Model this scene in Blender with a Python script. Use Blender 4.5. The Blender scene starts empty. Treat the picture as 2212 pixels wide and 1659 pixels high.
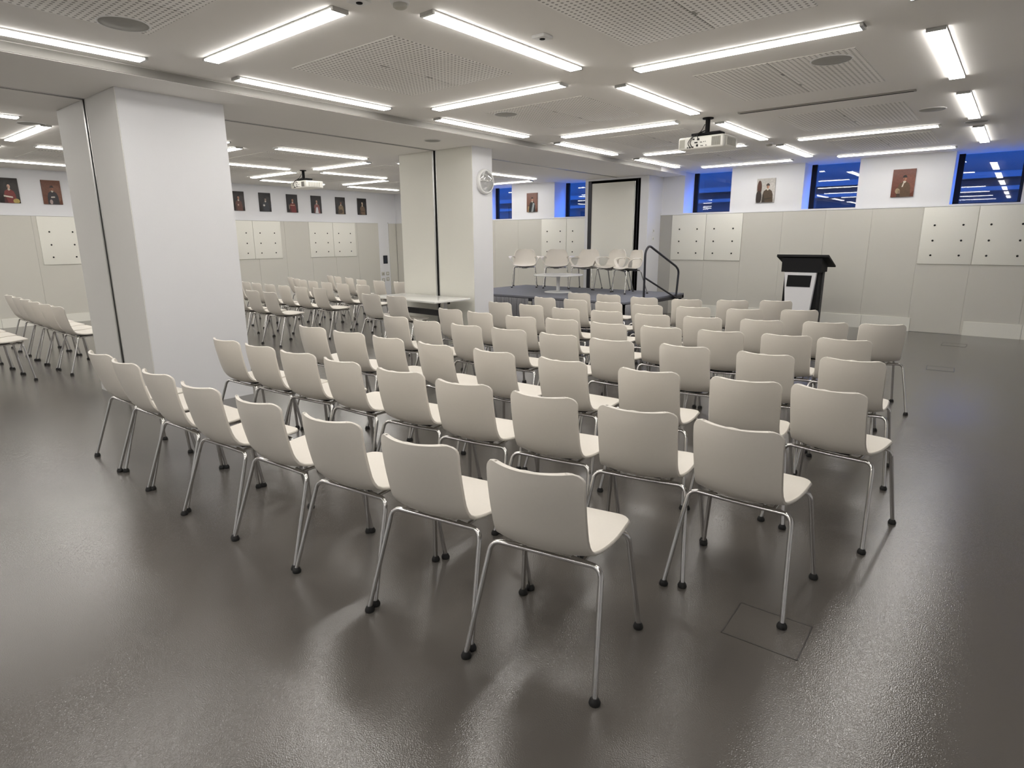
import bpy, bmesh, math, random
from mathutils import Vector, Matrix
random.seed(7)
C = bpy.context.scene.collection
R = math.radians
PI = math.pi

# ------------------------------------------------------------------ camera
cam_data = bpy.data.cameras.new('camera')
cam = bpy.data.objects.new('camera', cam_data)
C.objects.link(cam)
cam_data.sensor_fit = 'HORIZONTAL'
cam_data.sensor_width = 36.0
cam_data.lens = 36.0 * 1320.0 / 2212.0
cam_data.clip_start = 0.05
cam_data.clip_end = 200


def cam_matrix(yaw, pitch, roll, loc):
    sy, cy, sp, cp = math.sin(yaw), math.cos(yaw), math.sin(pitch), math.cos(pitch)
    f = Vector((sy * cp, cy * cp, -sp))
    r = Vector((cy, -sy, 0))
    d = f.cross(r)
    c, s = math.cos(roll), math.sin(roll)
    r2 = c * r + s * d
    d2 = -s * r + c * d
    m = Matrix((( r2.x, -d2.x, -f.x, loc[0]), (r2.y, -d2.y, -f.y, loc[1]), (r2.z, -d2.z, -f.z, loc[2]), (0, 0, 0, 1)))
    return m


cam.matrix_world = cam_matrix(-0.6867, 0.2315, 0.0053, (0, 0, 1.55))
bpy.context.scene.camera = cam

# ------------------------------------------------------------------ world and exposure
w = bpy.data.worlds.new('dusk_sky')
bpy.context.scene.world = w
w.use_nodes = True
bg = w.node_tree.nodes['Background']
bg.inputs[0].default_value = (0.045, 0.21, 1.0, 1)
bg.inputs[1].default_value = 13.0
vs = bpy.context.scene.view_settings
vs.view_transform = 'Standard'
vs.look = 'None'
vs.exposure = 0.0
vs.gamma = 1.0
vs.use_curve_mapping = False
LAMP = 20.0            # radiance of the ceiling tubes

# ------------------------------------------------------------------ materials


def srgb(r, g, b):
    return tuple(((v / 255) / 12.92 if v / 255 <= 0.04045 else ((v / 255 + 0.055) / 1.055) ** 2.4) for v in (r, g, b)) + (1,)


def mat(name, col, rough=0.6, metal=0.0, spec=0.5, noise=0.04, nscale=40, bump=0.0, bscale=200, coat=0.0):
    m = bpy.data.materials.new(name)
    m.use_nodes = True
    nt = m.node_tree
    b = nt.nodes['Principled BSDF']
    b.inputs['Roughness'].default_value = rough
    b.inputs['Metallic'].default_value = metal
    b.inputs['Specular IOR Level'].default_value = spec
    b.inputs['Coat Weight'].default_value = coat
    tc = nt.nodes.new('ShaderNodeTexCoord')
    nz = nt.nodes.new('ShaderNodeTexNoise')
    nz.inputs['Scale'].default_value = nscale
    nz.inputs['Detail'].default_value = 3
    nt.links.new(tc.outputs['Object'], nz.inputs['Vector'])
    mx = nt.nodes.new('ShaderNodeMix')
    mx.data_type = 'RGBA'
    c = tuple(col[:3])
    mx.inputs[6].default_value = tuple(v * (1 - noise) for v in c) + (1,)
    mx.inputs[7].default_value = tuple(min(1, v * (1 + noise)) for v in c) + (1,)
    nt.links.new(nz.outputs['Fac'], mx.inputs[0])
    nt.links.new(mx.outputs[2], b.inputs['Base Color'])
    if bump:
        n2 = nt.nodes.new('ShaderNodeTexNoise')
        n2.inputs['Scale'].default_value = bscale
        n2.inputs['Detail'].default_value = 2
        nt.links.new(tc.outputs['Object'], n2.inputs['Vector'])
        bp = nt.nodes.new('ShaderNodeBump')
        bp.inputs['Strength'].default_value = bump
        bp.inputs['Distance'].default_value = 0.002
        nt.links.new(n2.outputs['Fac'], bp.inputs['Height'])
        nt.links.new(bp.outputs[0], b.inputs['Normal'])
    return m


M = {}
M['ceiling'] = mat('ceiling_paint', (.86, .84, .81), .8, noise=.01, nscale=3)
M['wall'] = mat('white_wall_paint', (.74, .745, .765), .6, noise=.01, nscale=4, bump=.15, bscale=120)
M['clad'] = mat('grey_fabric_panel', (.60, .585, .53), .75, noise=.03, nscale=300)
M['clad_dark'] = mat('darker_grey_panel', (.42, .41, .38), .7, noise=.02, nscale=200)
M['board'] = mat('cream_white_board', (.80, .79, .72), .55, noise=.015, nscale=60)
M['partition'] = mat('cream_partition_laminate', (.80, .79, .72), .55, noise=.02, nscale=80)
M['shell'] = mat('beige_polypropylene', (.73, .69, .625), .42, noise=.02, nscale=90, bump=.08, bscale=700)
M['chrome'] = mat('chromed_steel', (.62, .61, .60), .16, 1.0, noise=.02)
M['alu'] = mat('brushed_aluminium', (.55, .55, .54), .35, 1.0, noise=.03)
M['rubber'] = mat('black_rubber', (.012, .012, .012), .6)
M['black'] = mat('black_laminate', (.012, .012, .013), .7, spec=.2)
M['charcoal'] = mat('charcoal_laminate', (.05, .05, .053), .65, spec=.3)
M['darksteel'] = mat('dark_powder_coated_steel', (.03, .03, .038), .4, .3)
M['void'] = mat('dark_gap', (.006, .006, .006), .9)
M['white'] = mat('white_plastic', (.78, .78, .77), .4, noise=.01)
M['tabletop'] = mat('white_gloss_laminate', (.80, .80, .77), .16, noise=.01)
M['lectern_white'] = mat('white_lectern_panel', (.80, .80, .82), .4, noise=.01)
M['glaze_plate'] = mat('dark_screen', (.02, .025, .04), .1)
M['carpet'] = mat('grey_stage_carpet', (.17, .175, .20), .95, noise=.25, nscale=220, bump=.5, bscale=400)
M['skirt'] = mat('grey_pleated_cloth', (.22, .22, .235), .85, noise=.1, nscale=60)
M['greyline'] = mat('grey_vent_plastic_and_shade', (.30, .29, .27), .6)
M['joint'] = mat('pale_panel_joint', (.74, .73, .69), .6)
M['grille'] = mat('grey_speaker_grille', (.36, .355, .33), .7, noise=.1, nscale=500)
M['outside'] = mat('outside_dark_render', (.009, .010, .010), .8)
M['outside2'] = mat('outside_pale_ledge', (.028, .028, .028), .8)
M['projector'] = mat('white_projector_plastic', (.80, .79, .74), .4, noise=.01)
M['slats'] = mat('grey_vent_slats', (.45, .44, .39), .6)

# floor: grey-brown poured resin with a fine orange-peel gloss
fm = mat('grey_brown_resin_floor', (.105, .096, .087), .14, noise=.03, nscale=1.3)
nt = fm.node_tree
b = nt.nodes['Principled BSDF']
b.inputs['Specular IOR Level'].default_value = 1.0
tc = nt.nodes.new('ShaderNodeTexCoord')
n1 = nt.nodes.new('ShaderNodeTexNoise'); n1.inputs['Scale'].default_value = 210; n1.inputs['Detail'].default_value = 1
nt.links.new(tc.outputs['Object'], n1.inputs['Vector'])
bp1 = nt.nodes.new('ShaderNodeBump'); bp1.inputs['Strength'].default_value = 1.0; bp1.inputs['Distance'].default_value = .0007
nt.links.new(n1.outputs['Fac'], bp1.inputs['Height'])
nt.links.new(bp1.outputs[0], b.inputs['Normal'])
M['floor'] = fm


def emit_mat(name, col, s):
    m = bpy.data.materials.new(name); m.use_nodes = True
    nt = m.node_tree; nt.nodes.clear()
    e = nt.nodes.new('ShaderNodeEmission'); o = nt.nodes.new('ShaderNodeOutputMaterial')
    e.inputs[0].default_value = col + (1,); e.inputs[1].default_value = s
    nt.links.new(e.outputs[0], o.inputs[0])
    return m


M['lamp'] = emit_mat('lit_white_diffuser', (1.0, .965, .915), LAMP)


def glass_mat(name, tint=(.9, .95, 1), ior=1.5):
    m = bpy.data.materials.new(name); m.use_nodes = True
    nt = m.node_tree; nt.nodes.clear()
    o = nt.nodes.new('ShaderNodeOutputMaterial')
    fr = nt.nodes.new('ShaderNodeFresnel'); fr.inputs[0].default_value = ior
    t = nt.nodes.new('ShaderNodeBsdfTransparent'); t.inputs[0].default_value = tint + (1,)
    g = nt.nodes.new('ShaderNodeBsdfGlossy'); g.inputs['Roughness'].default_value = .015
    mx = nt.nodes.new('ShaderNodeMixShader')
    geo = nt.nodes.new('ShaderNodeNewGeometry')
    inv = nt.nodes.new('ShaderNodeMath'); inv.operation = 'SUBTRACT'; inv.inputs[0].default_value = 1
    mu = nt.nodes.new('ShaderNodeMath'); mu.operation = 'MULTIPLY'
    nt.links.new(geo.outputs['Backfacing'], inv.inputs[1]); nt.links.new(fr.outputs[0], mu.inputs[0]); nt.links.new(inv.outputs[0], mu.inputs[1])
    nt.links.new(mu.outputs[0], mx.inputs[0]); nt.links.new(t.outputs[0], mx.inputs[1]); nt.links.new(g.outputs[0], mx.inputs[2])
    nt.links.new(mx.outputs[0], o.inputs[0])
    return m


M['glass'] = glass_mat('window_glass', ior=1.9)
M['dome'] = glass_mat('clear_dome', (.95, .95, .95), 1.9)


def perf_mat():
    m = mat('perforated_ceiling_metal', (.86, .84, .81), .8, noise=.01)
    nt = m.node_tree; b = nt.nodes['Principled BSDF']
    tc = nt.nodes.new('ShaderNodeTexCoord')
    sc = nt.nodes.new('ShaderNodeVectorMath'); sc.operation = 'SCALE'; sc.inputs['Scale'].default_value = 1 / .0385
    fr = nt.nodes.new('ShaderNodeVectorMath'); fr.operation = 'FRACTION'
    sb = nt.nodes.new('ShaderNodeVectorMath'); sb.operation = 'SUBTRACT'; sb.inputs[1].default_value = (.5, .5, 0)
    ml = nt.nodes.new('ShaderNodeVectorMath'); ml.operation = 'MULTIPLY'; ml.inputs[1].default_value = (1, 1, 0)
    ln = nt.nodes.new('ShaderNodeVectorMath'); ln.operation = 'LENGTH'
    lt = nt.nodes.new('ShaderNodeMath'); lt.operation = 'LESS_THAN'; lt.inputs[1].default_value = .25
    nt.links.new(tc.outputs['Object'], sc.inputs[0]); nt.links.new(sc.outputs[0], fr.inputs[0])
    nt.links.new(fr.outputs[0], sb.inputs[0]); nt.links.new(sb.outputs[0], ml.inputs[0]); nt.links.new(ml.outputs[0], ln.inputs[0])
    nt.links.new(ln.outputs['Value'], lt.inputs[0])
    old = b.inputs['Base Color'].links[0].from_socket
    mx = nt.nodes.new('ShaderNodeMix'); mx.data_type = 'RGBA'
    mx.inputs[7].default_value = (.34, .33, .31, 1)
    nt.links.new(lt.outputs[0], mx.inputs[0]); nt.links.new(old, mx.inputs[6]); nt.links.new(mx.outputs[2], b.inputs['Base Color'])
    return m


M['perf'] = perf_mat()

# ------------------------------------------------------------------ helpers


class MB:
    """collects shapes; build() links them as one mesh object"""

    def __init__(self):
        self.v = []; self.f = []; self.mi = []; self.sm = []

    def add(self, vs_, fs, mi=0, smooth=False):
        o = len(self.v)
        self.v += [tuple(p) for p in vs_]
        for f in fs:
            self.f.append([o + i for i in f]); self.mi.append(mi); self.sm.append(smooth)
        return self

    def box(self, x0, y0, z0, x1, y1, z1, mi=0):
        v = [(x0, y0, z0), (x1, y0, z0), (x1, y1, z0), (x0, y1, z0), (x0, y0, z1), (x1, y0, z1), (x1, y1, z1), (x0, y1, z1)]
        return self.add(v, [(0, 3, 2, 1), (4, 5, 6, 7), (0, 1, 5, 4), (1, 2, 6, 5), (2, 3, 7, 6), (3, 0, 4, 7)], mi)

    def bbox(self, x0, y0, z0, x1, y1, z1, r=.01, mi=0, seg=2):
        bm = bmesh.new()
        bmesh.ops.create_cube(bm, size=1)
        for p in bm.verts:
            p.co = Vector(((x0 + x1) / 2 + p.co.x * (x1 - x0), (y0 + y1) / 2 + p.co.y * (y1 - y0), (z0 + z1) / 2 + p.co.z * (z1 - z0)))
        bmesh.ops.bevel(bm, geom=bm.edges[:], offset=r, segments=seg, profile=.6, affect='EDGES')
        bm.verts.index_update()
        self.add([p.co for p in bm.verts], [[q.index for q in f.verts] for f in bm.faces], mi, True)
        bm.free()
        return self

    def prism(self, poly, axis, a, b, mi=0):
        """poly in the two other axes, extruded along axis from a to b"""
        n = len(poly)

        def P(p, t):
            return {'x': (t, p[0], p[1]), 'y': (p[0], t, p[1]), 'z': (p[0], p[1], t)}[axis]
        v = [P(p, a) for p in poly] + [P(p, b) for p in poly]
        fs = [list(range(n))[::-1], list(range(n, 2 * n))] + [(i, (i + 1) % n, n + (i + 1) % n, n + i) for i in range(n)]
        return self.add(v, fs, mi)

    def cyl(self, p0, p1, r0, r1=None, n=16, mi=0, cap=True):
        r1 = r0 if r1 is None else r1
        p0, p1 = Vector(p0), Vector(p1)
        d = (p1 - p0).normalized()
        u = d.orthogonal().normalized(); w_ = d.cross(u)
        v = []
        for p, r in ((p0, r0), (p1, r1)):
            v += [p + (u * math.cos(2 * PI * i / n) + w_ * math.sin(2 * PI * i / n)) * r for i in range(n)]
        self.add(v, [(i, (i + 1) % n, n + (i + 1) % n, n + i) for i in range(n)], mi, True)
        if cap:
            self.add(v[:n], [list(range(n))[::-1]], mi); self.add(v[n:], [list(range(n))], mi)
        return self

    def tube(self, pts, r, n=10, fillet=0, mi=0, cap=True, closed=False):
        pts = [Vector(p) for p in pts]
        if fillet:
            q = [pts[0]]
            for i in range(1, len(pts) - 1):
                a, b_, c = pts[i - 1], pts[i], pts[i + 1]
                d1, d2 = (a - b_), (c - b_)
                l = min(fillet, d1.length * .48, d2.length * .48)
                s, e = b_ + d1.normalized() * l, b_ + d2.normalized() * l
                for k in range(6):
                    t = k / 5
                    q.append((1 - t) ** 2 * s + 2 * t * (1 - t) * b_ + t * t * e)
            q.append(pts[-1]); pts = q
        v = []; prev = None
        for i, p in enumerate(pts):
            d = (pts[min(i + 1, len(pts) - 1)] - pts[max(i - 1, 0)]).normalized()
            u = d.orthogonal().normalized() if prev is None else (prev - d * prev.dot(d)).normalized()
            prev = u; w_ = d.cross(u)
            v += [p + (u * math.cos(2 * PI * k / n) + w_ * math.sin(2 * PI * k / n)) * r for k in range(n)]
        fs = []
        for i in range(len(pts) - 1):
            for k in range(n):
                fs.append((i * n + k, i * n + (k + 1) % n, (i + 1) * n + (k + 1) % n, (i + 1) * n + k))
        self.add(v, fs, mi, True)
        if cap:
            self.add(v[:n], [list(range(n))[::-1]], mi); self.add(v[-n:], [list(range(n))], mi)
        return self

    def lathe(self, prof, c=(0, 0, 0), n=32, mi=0, axis='z'):
        v = []
        for r, h in prof:
            for k in range(n):
                a = 2 * PI * k / n
                x, y = r * math.cos(a), r * math.sin(a)
                p = {'z': (x, y, h), 'x': (h, x, y), 'y': (x, h, y)}[axis]
                v.append((c[0] + p[0], c[1] + p[1], c[2] + p[2]))
        fs = []
        for i in range(len(prof) - 1):
            for k in range(n):
                fs.append((i * n + k, i * n + (k + 1) % n, (i + 1) * n + (k + 1) % n, (i + 1) * n + k))
        self.add(v, fs, mi, True)
        self.add(v[:n], [list(range(n))[::-1]], mi); self.add(v[-n:], [list(range(n))], mi)
        return self

    def ellipse(self, cx, cy, rx, ry, z, mi=0, n=20, plane='xy'):
        v = [(cx + rx * math.cos(2 * PI * i / n), cy + ry * math.sin(2 * PI * i / n), z) for i in range(n)]
        return self.add(v, [list(range(n))], mi)

    def mesh(self, name, mats):
        me = bpy.data.meshes.new(name)
        me.from_pydata(self.v, [], self.f)
        for m in (mats if isinstance(mats, (list, tuple)) else [mats]):
            me.materials.append(m)
        me.polygons.foreach_set('material_index', self.mi)
        me.polygons.foreach_set('use_smooth', self.sm)
        me.update()
        bm = bmesh.new(); bm.from_mesh(me)
        bmesh.ops.recalc_face_normals(bm, faces=bm.faces[:])
        bm.to_mesh(me); bm.free()
        return me

    def build(self, name, mats, parent=None, label=None):
        o = bpy.data.objects.new(name, self.mesh(name, mats))
        C.objects.link(o)
        if parent:
            o.parent = parent
        if label:
            o['label'] = label
        return o


def thing(name, label, cat, loc=(0, 0, 0), rot=0, group=None):
    o = bpy.data.objects.new(name, None)
    o.empty_display_size = .2
    C.objects.link(o)
    o.location = loc; o.rotation_euler = (0, 0, rot)
    o['label'] = label; o['category'] = cat
    if group:
        o['group'] = group
    return o


def tag(o, label, cat, group=None):
    o['label'] = label; o['category'] = cat
    if group:
        o['group'] = group
    return o


def struct(o, label=None):
    o['kind'] = 'structure'
    if label:
        o['label'] = label
    return o


def empty_struct(name, loc=(0, 0, 0), label=None):
    o = bpy.data.objects.new(name, None)
    C.objects.link(o); o.location = loc
    return struct(o, label)


def dup(root, loc, rot, label, group=None, cat=None):
    def cp(o, par):
        c = o.copy(); C.objects.link(c); c.parent = par
        for ch in o.children:
            cp(ch, c)
        return c
    r = cp(root, None)
    r.location = loc; r.rotation_euler = (0, 0, rot)
    r['label'] = label
    if group:
        r['group'] = group
    return r


ORD = ['first', 'second', 'third', 'fourth', 'fifth', 'sixth', 'seventh', 'eighth', 'ninth', 'tenth']

# ------------------------------------------------------------------ the shell of the room
CZ = 2.877        # ceiling height
BZ = 2.805        # underside of the beam over the columns
FY = 12.35        # far wall with the windows
LX = -14.55       # left wall with the portraits
RX = 2.3          # right wall, outside the frame
NY = -3.2         # wall behind the camera
PZ = 2.05         # top of the grey wall panelling

struct(MB().box(LX - .2, NY - .2, -.12, RX + .2, FY + .6, 0).build('floor', M['floor']), 'glossy grey-brown resin floor with a fine pebbled sheen')
struct(MB().box(LX - .2, NY - .2, CZ, RX + .2, FY + .6, CZ + .2).build('ceiling', M['ceiling']), 'flat off-white ceiling with recessed strip lights')
beam = struct(MB().box(-7.62, NY, BZ, -5.52, FY, CZ + .01).build('trim_1', M['ceiling']), 'wide shallow ceiling beam running over the columns')
MB().box(-6.785, NY, BZ - .004, -6.765, FY - .6, BZ + .002).box(-6.735, NY, BZ - .004, -6.715, FY - .6, BZ + .002).build('track_edge', M['alu'], beam)
MB().box(-5.52, NY, BZ + .004, -5.512, 11.2, CZ - .006).build('painted_shadow_strip', M['greyline'], beam)  # added grey strip that paints shade along the beam's side face
MB().box(-6.765, NY, BZ - .001, -6.735, FY - .6, BZ + .002).build('track_slot', M['void'], beam)
struct(MB().box(LX - .2, NY - .2, 0, RX + .2, NY, CZ).build('wall_back', M['wall']), 'white wall behind the camera')
struct(MB().box(RX, NY, 0, RX + .2, FY + .6, CZ).build('wall_right', M['wall']), 'white wall on the right, out of frame')

# far wall with high windows
WIN = [(-11.04, -10.10), (-8.79, -7.83), (-5.54, -4.58), (-3.26, -2.375), (-1.03, -.14), (1.2, 2.1)]
WD = .58
wm = MB()
wm.box(LX - .2, FY, 0, RX + .2, FY + WD, PZ + .02)
xs = [LX - .2] + [x for p in WIN for x in p] + [RX + .2]
for i in range(0, len(xs), 2):
    wm.box(xs[i], FY, PZ + .02, xs[i + 1], FY + WD, CZ)
struct(wm.build('wall_far', M['wall']), 'white far wall with a band of high windows')
for i, (a, b_) in enumerate(WIN):
    e = empty_struct('window_%d' % (i + 1), ((a + b_) / 2, FY + .5, PZ), 'deep-set high window showing blue dusk outside')
    hw = (b_ - a) / 2
    g = MB()
    y = -.02
    z0, z1 = .02, CZ - PZ
    g.box(-hw, y, z0, -hw + .085, y + .06, z1).box(hw - .05, y, z0, hw, y + .06, z1).box(-hw, y, z0, hw, y + .06, z0 + .03)
    g.build('window_frame', M['black'], e)
    MB().box(-hw + .08, y + .025, z0 + .02, hw - .04, y + .031, z1).build('pane', M['glass'], e)

struct(MB().box(LX - .2, NY, 0, LX, FY + .6, CZ).build('wall_left', M['wall']), 'white wall of the far room with hung portraits')

# grey panelling below, with narrow joints, a white ledge on top
def panelling(name, axis, plane, segs, label, sgn):
    g = MB()
    for a, b_, mi in segs:
        n = max(1, round((b_ - a) / .745)) if mi == 0 else 1
        st = (b_ - a) / n
        for k in range(n):
            p, q = a + k * st + .002, a + (k + 1) * st - .002
            d0, d1 = sorted((plane, plane + sgn * .045))
            if axis == 'x':
                g.box(p, d0, 0.004, q, d1, PZ - .015, mi)
            else:
                g.box(d0, p, 0.004, d1, q, PZ - .015, mi)
    a, b_ = segs[0][0], segs[-1][1]
    d0, d1 = sorted((plane, plane + sgn * .038))
    if axis == 'x':
        g.box(a, d0, 0, b_, d1, PZ - .02, 2)
        g.box(a, plane - .05, PZ - .012, b_, plane, PZ + .012, 3)
    else:
        g.box(d0, a, 0, d1, b_, PZ - .02, 2)
        g.box(plane, a, PZ - .012, plane + .05, b_, PZ + .012, 3)
    return struct(g.build(name, [M['clad'], M['clad_dark'], M['joint'], M['wall']]), label)


panelling('trim_2', 'x', FY, [(-6.02, -5.75, 1), (-5.75, 2.3, 0)], 'grey fabric wall panelling under the windows', -1)
panelling('trim_3', 'x', FY, [(-14.5, -7.54, 0)], 'grey fabric wall panelling behind the stage', -1)
panelling('trim_4', 'y', LX, [(NY, 11.64, 0)], 'grey fabric wall panelling under the portraits', 1)
panelling('trim_5', 'y', LX, [(12.02, FY - .05, 0)], 'grey fabric wall panelling in the far corner', 1)

# white low panels along the bottom of the panelling
def low(n, axis, a, b_, h, lab):
    g = MB()
    if axis == 'x':
        g.box(a, FY - .062, .0, b_, FY - .04, h)
    else:
        g.box(LX + .04, a, .0, LX + .062, b_, h)
    struct(g.build('baseboard_%d' % n, M['board']), lab)


k = 1
for a, b_ in ((-5.05, -4.30), (-4.295, -3.55), (-2.80, -2.065), (-2.06, -1.325), (-.59, .15), (.155, .9)):
    low(k, 'x', a, b_, .225, 'white low panel at the foot of the far wall'); k += 1
for a, b_ in ((2.0, 2.745), (2.75, 3.5), (3.505, 4.3)):
    low(k, 'y', a, b_, .165, 'white low panel at the foot of the portrait wall'); k += 1

# white service strip with tablet and sockets on the left wall
ss = struct(MB().box(LX, 11.645, 0, LX + .035, 12.015, PZ - .01).build('trim_6', M['wall']), 'white vertical service strip on the portrait wall')
t = thing('wall_tablet', 'small dark touch screen on the white service strip of the portrait wall', 'screen', (LX + .035, 11.85, .89))
MB().bbox(0, -.075, 0, .016, .075, .235, .005).build('bezel', M['black'], t)
MB().box(.016, -.06, .02, .0175, .06, .215).build('screen', M['glaze_plate'], t)
for j, (yy, zz, lb) in enumerate(((11.74, .60, 'upper left'), (11.91, .60, 'upper right'), (11.74, .42, 'lower left'), (11.91, .44, 'lower right'))):
    t = thing('socket_plate', 'pale %s wall plate of four under the dark touch screen' % lb, 'socket', (LX + .035, yy, zz))
    MB().bbox(0, -.055, -.05, .01, .055, .05, .004).build('plate', M['slats'], t)
    MB().bbox(.01, -.02, -.02, .014, .02, .02, .001).build('switch_insert', M['greyline'] if j == 0 else M['white'], t)

# columns with a partition jamb slot
def column(n, y0, y1, label):
    e = empty_struct('column', (-6.775, (y0 + y1) / 2, 0), label)
    d = (y1 - y0) / 2
    MB().box(-.755, -d + .03, 0, .755, d, BZ + .01).box(.05, -d, 0, .755, -d + .03, BZ + .01).box(-.755, -d, 0, -.01, -d + .03, BZ + .01).build('shaft', M['wall'], e)
    g = MB()
    g.box(-.751, -d - .006, 0, -.03, -d, BZ - .002).box(.055, -d - .006, 0, .751, -d, BZ - .002)
    g.build('cladding', M['partition'] if n == 2 else M['clad_wall'], e)
    MB().box(-.03, -d - .008, 0, .0, -d + .028, BZ).box(.042, -d - .008, 0, .055, -d + .028, BZ).build('jamb_profile', M['alu'], e)
    MB().box(-.005, -d + .01, 0, .045, -d + .028, BZ).build('jamb_slot', M['void'], e)
    return e


M['clad_wall'] = mat('warm_white_cladding', (.79, .78, .75), .6, noise=.01)
column(1, 2.17, 3.08, 'big white square column nearest the camera with a slot down its side')
column(2, 6.51, 6.92, 'white column further back with a clock on its side')

# pier with the partition pocket at the far wall
e = empty_struct('wall_pier', (-6.775, 11.73, 0), 'white pier behind the stage with a tall black-edged recess')
MB().box(-.755, 0, 0, -.68, .62, BZ + .01).box(.57, 0, 0, .755, .62, BZ + .01).box(-.68, 0, 2.765, .57, .62, BZ + .01).box(-.68, .5, 0, .57, .62, 2.77).build('surround', M['wall'], e)
MB().box(-.68, .45, 0, .57, .49, 2.765).box(-.68, .0, 0, -.672, .45, 2.765).box(.562, .0, 0, .57, .45, 2.765).box(-.68, 0, 2.757, .57, .45, 2.765).build('recess_lining', M['void'], e)
MB().box(-.672, .005, 0, -.61, .03, 2.75).box(.50, .012, 0, .51, .04, 2.75).build('recess_frame', M['darksteel'], e)
t = thing('partition_panel', 'tall cream folding-wall panel parked in the black-edged recess behind the stage', 'partition', (-6.775, 11.75, 0))
MB().bbox(-.60, 0, .02, .42, .10, 2.715, .006).build('panel_leaf', M['partition'], t)
MB().box(.425, .005, .02, .44, .09, 2.715).box(-.615, .005, .02, -.60, .09, 2.715).build('edge_strip', M['alu'], t)
for zz, lb in ((1.72, 'upper'), (1.56, 'lower')):
    t = thing('switch_plate', '%s of two small white switch plates on the side of the pier' % lb, 'switch', (-6.02, 12.0, zz))
    MB().bbox(0, -.04, -.04, .009, .04, .04, .003).build('plate', M['white'], t)
    MB().bbox(.009, -.012, -.02, .014, .012, .02, .002).build('rocker', M['slats'], t)

# outside: a dark building across the way with pale ledges, seen through the windows
struct(MB().box(-30, 21, -3, 14, 24, 6.2).build('outside_building', M['outside']), 'dark building facade outside the windows')
ob = bpy.data.objects['outside_building']
MB().box(-30, 20.6, 3.05, 14, 21, 3.2).box(-30, 20.4, 2.72, 14, 21, 2.82).build('ledge', M['outside2'], ob)
MB().box(-13.1, 20.7, -3, -12.7, 21, 3).box(-7.0, 20.7, -3, -6.7, 21, 3).box(-2.6, 20.7, -3, -2.4, 21, 3).build('pilaster', M['outside2'], ob)
struct(MB().box(-30, FY + .6, -3.2, 14, 24, -3).build('outside_ground', M['outside']), 'dark ground outside the windows')

# ------------------------------------------------------------------ ceiling: strip lights
P = 2.311


def make_light(loc, rot, label, group):
    t = thing('strip_light', label, 'ceiling light', loc, rot, group)
    w2 = .055
    MB().box(0, -w2, -.010, 1.63, w2, .0).build('housing', M['alu'], t)
    MB().box(.022, -w2 + .004, -.021, 1.608, w2 - .004, -.009).build('diffuser', M['lamp'], t)
    g = MB()
    g.box(0, -w2, -.021, .022, w2, 0).build('end_cap', M['alu'], t)
    g = MB()
    g.box(1.608, -w2, -.021, 1.63, w2, 0).build('end_cap', M['alu'], t)
    return t


proto_light = None
GL = 'long white strip lights on the ceiling'


def place_light(x, y, along, label):
    global proto_light
    rot = PI / 2 if along else 0
    if proto_light is None:
        proto_light = make_light((x, y, CZ), rot, label, GL)
    else:
        dup(proto_light, (x, y, CZ), rot, label)


colA = {0: 'line beside the beam', 1: 'middle line', 2: 'rightmost line'}
for i in range(3):
    for j in range(-2, 4):
        s = 'behind the viewer' if j < -1 or (i > 0 and j < 0) or (i == 2 and j < 1) else ORD[j + (1 if i == 0 else 0 if i == 1 else -1)] + ' from the viewer'
        place_light(-5.2626 + i * P, 2.8122 + j * P, True, 'strip light pointing at the window wall, %s, %s' % (colA[i], s))
for i in range(2):
    for j in range(-2, 5):
        if (i, j) == (1, 2):
            continue
        s = 'behind the viewer' if j < 0 or (i == 1 and j < 1) else ORD[j - (1 if i == 1 and j < 2 else 2 if i == 1 else 0)] + ' from the viewer'
        place_light(-4.9254 + i * P, 2.4557 + j * P, False, 'strip light lying crosswise, %s half of the nearer room, %s' % ('left' if i == 0 else 'right', s))
for i in range(3):
    for j in range(-2, 4):
        place_light(-13.25 + i * P, 2.8122 + j * P, True, 'portrait room strip light pointing at the window wall, %s, %s' % (('line by the portraits', 'middle line', 'line beside the beam')[i], 'out of frame' if j < 0 else ORD[j] + ' along'))
for i in range(2):
    for j in range(-2, 5):
        place_light(-12.91 + i * P, 2.4557 + j * P, False, 'portrait room strip light lying crosswise, %s side, %s' % (('portrait', 'column')[i], 'out of frame' if j < 0 else ORD[j] + ' along'))

# unlit slot, ceiling panels, speakers, sensors
t = thing('ceiling_slot', 'long unlit grey slot in the ceiling to the right of the projector', 'vent', (-2.6, 7.07, CZ))
MB().bbox(0, -.032, -.012, 1.63, .032, 0, .004).build('slot_frame', M['greyline'], t)
MB().box(.02, -.012, -.0135, 1.61, .012, -.011).build('slot_opening', M['void'], t)

gp = 'square perforated panels set between the strip lights'
proto_panel = None


def panel(x, y, label):
    global proto_panel
    if proto_panel is None:
        t = thing('ceiling_panel', label, 'ceiling panel', (x, y, CZ), 0, gp)
        MB().bbox(0, 0, -.004, .602, 1.25, 0, .001).build('perforated_leaf', M['perf'], t)
        g = MB().bbox(.608, 0, -.004, 1.215, 1.25, 0, .001)
        g.build('perforated_leaf', M['perf'], t)
        MB().box(.602, 0, -.002, .608, 1.25, 0).box(.585, .40, -.0045, .602, .47, -.003).box(.608, .86, -.0045, .625, .93, -.003).build('joint', M['greyline'], t)
        proto_panel = t
    else:
        dup(proto_panel, (x, y, CZ), 0, label)


for i, nm in ((0, 'nearer the beam'), (1, 'in the right-hand column')):
    for j in range(-1, 4):
        panel(-4.66 + i * P, 2.97 + j * 2.295, 'perforated square ceiling panel %s, %s' % (nm, 'nearest the viewer' if j == -1 else ORD[j + 1] + ' from the viewer'))
for i in range(2):
    for j in range(0, 4):
        panel(-12.65 + i * P, 2.97 + j * 2.295, 'perforated square ceiling panel in the portrait room, %s, %s along' % (('portrait side', 'column side')[i], ORD[j]))

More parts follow.
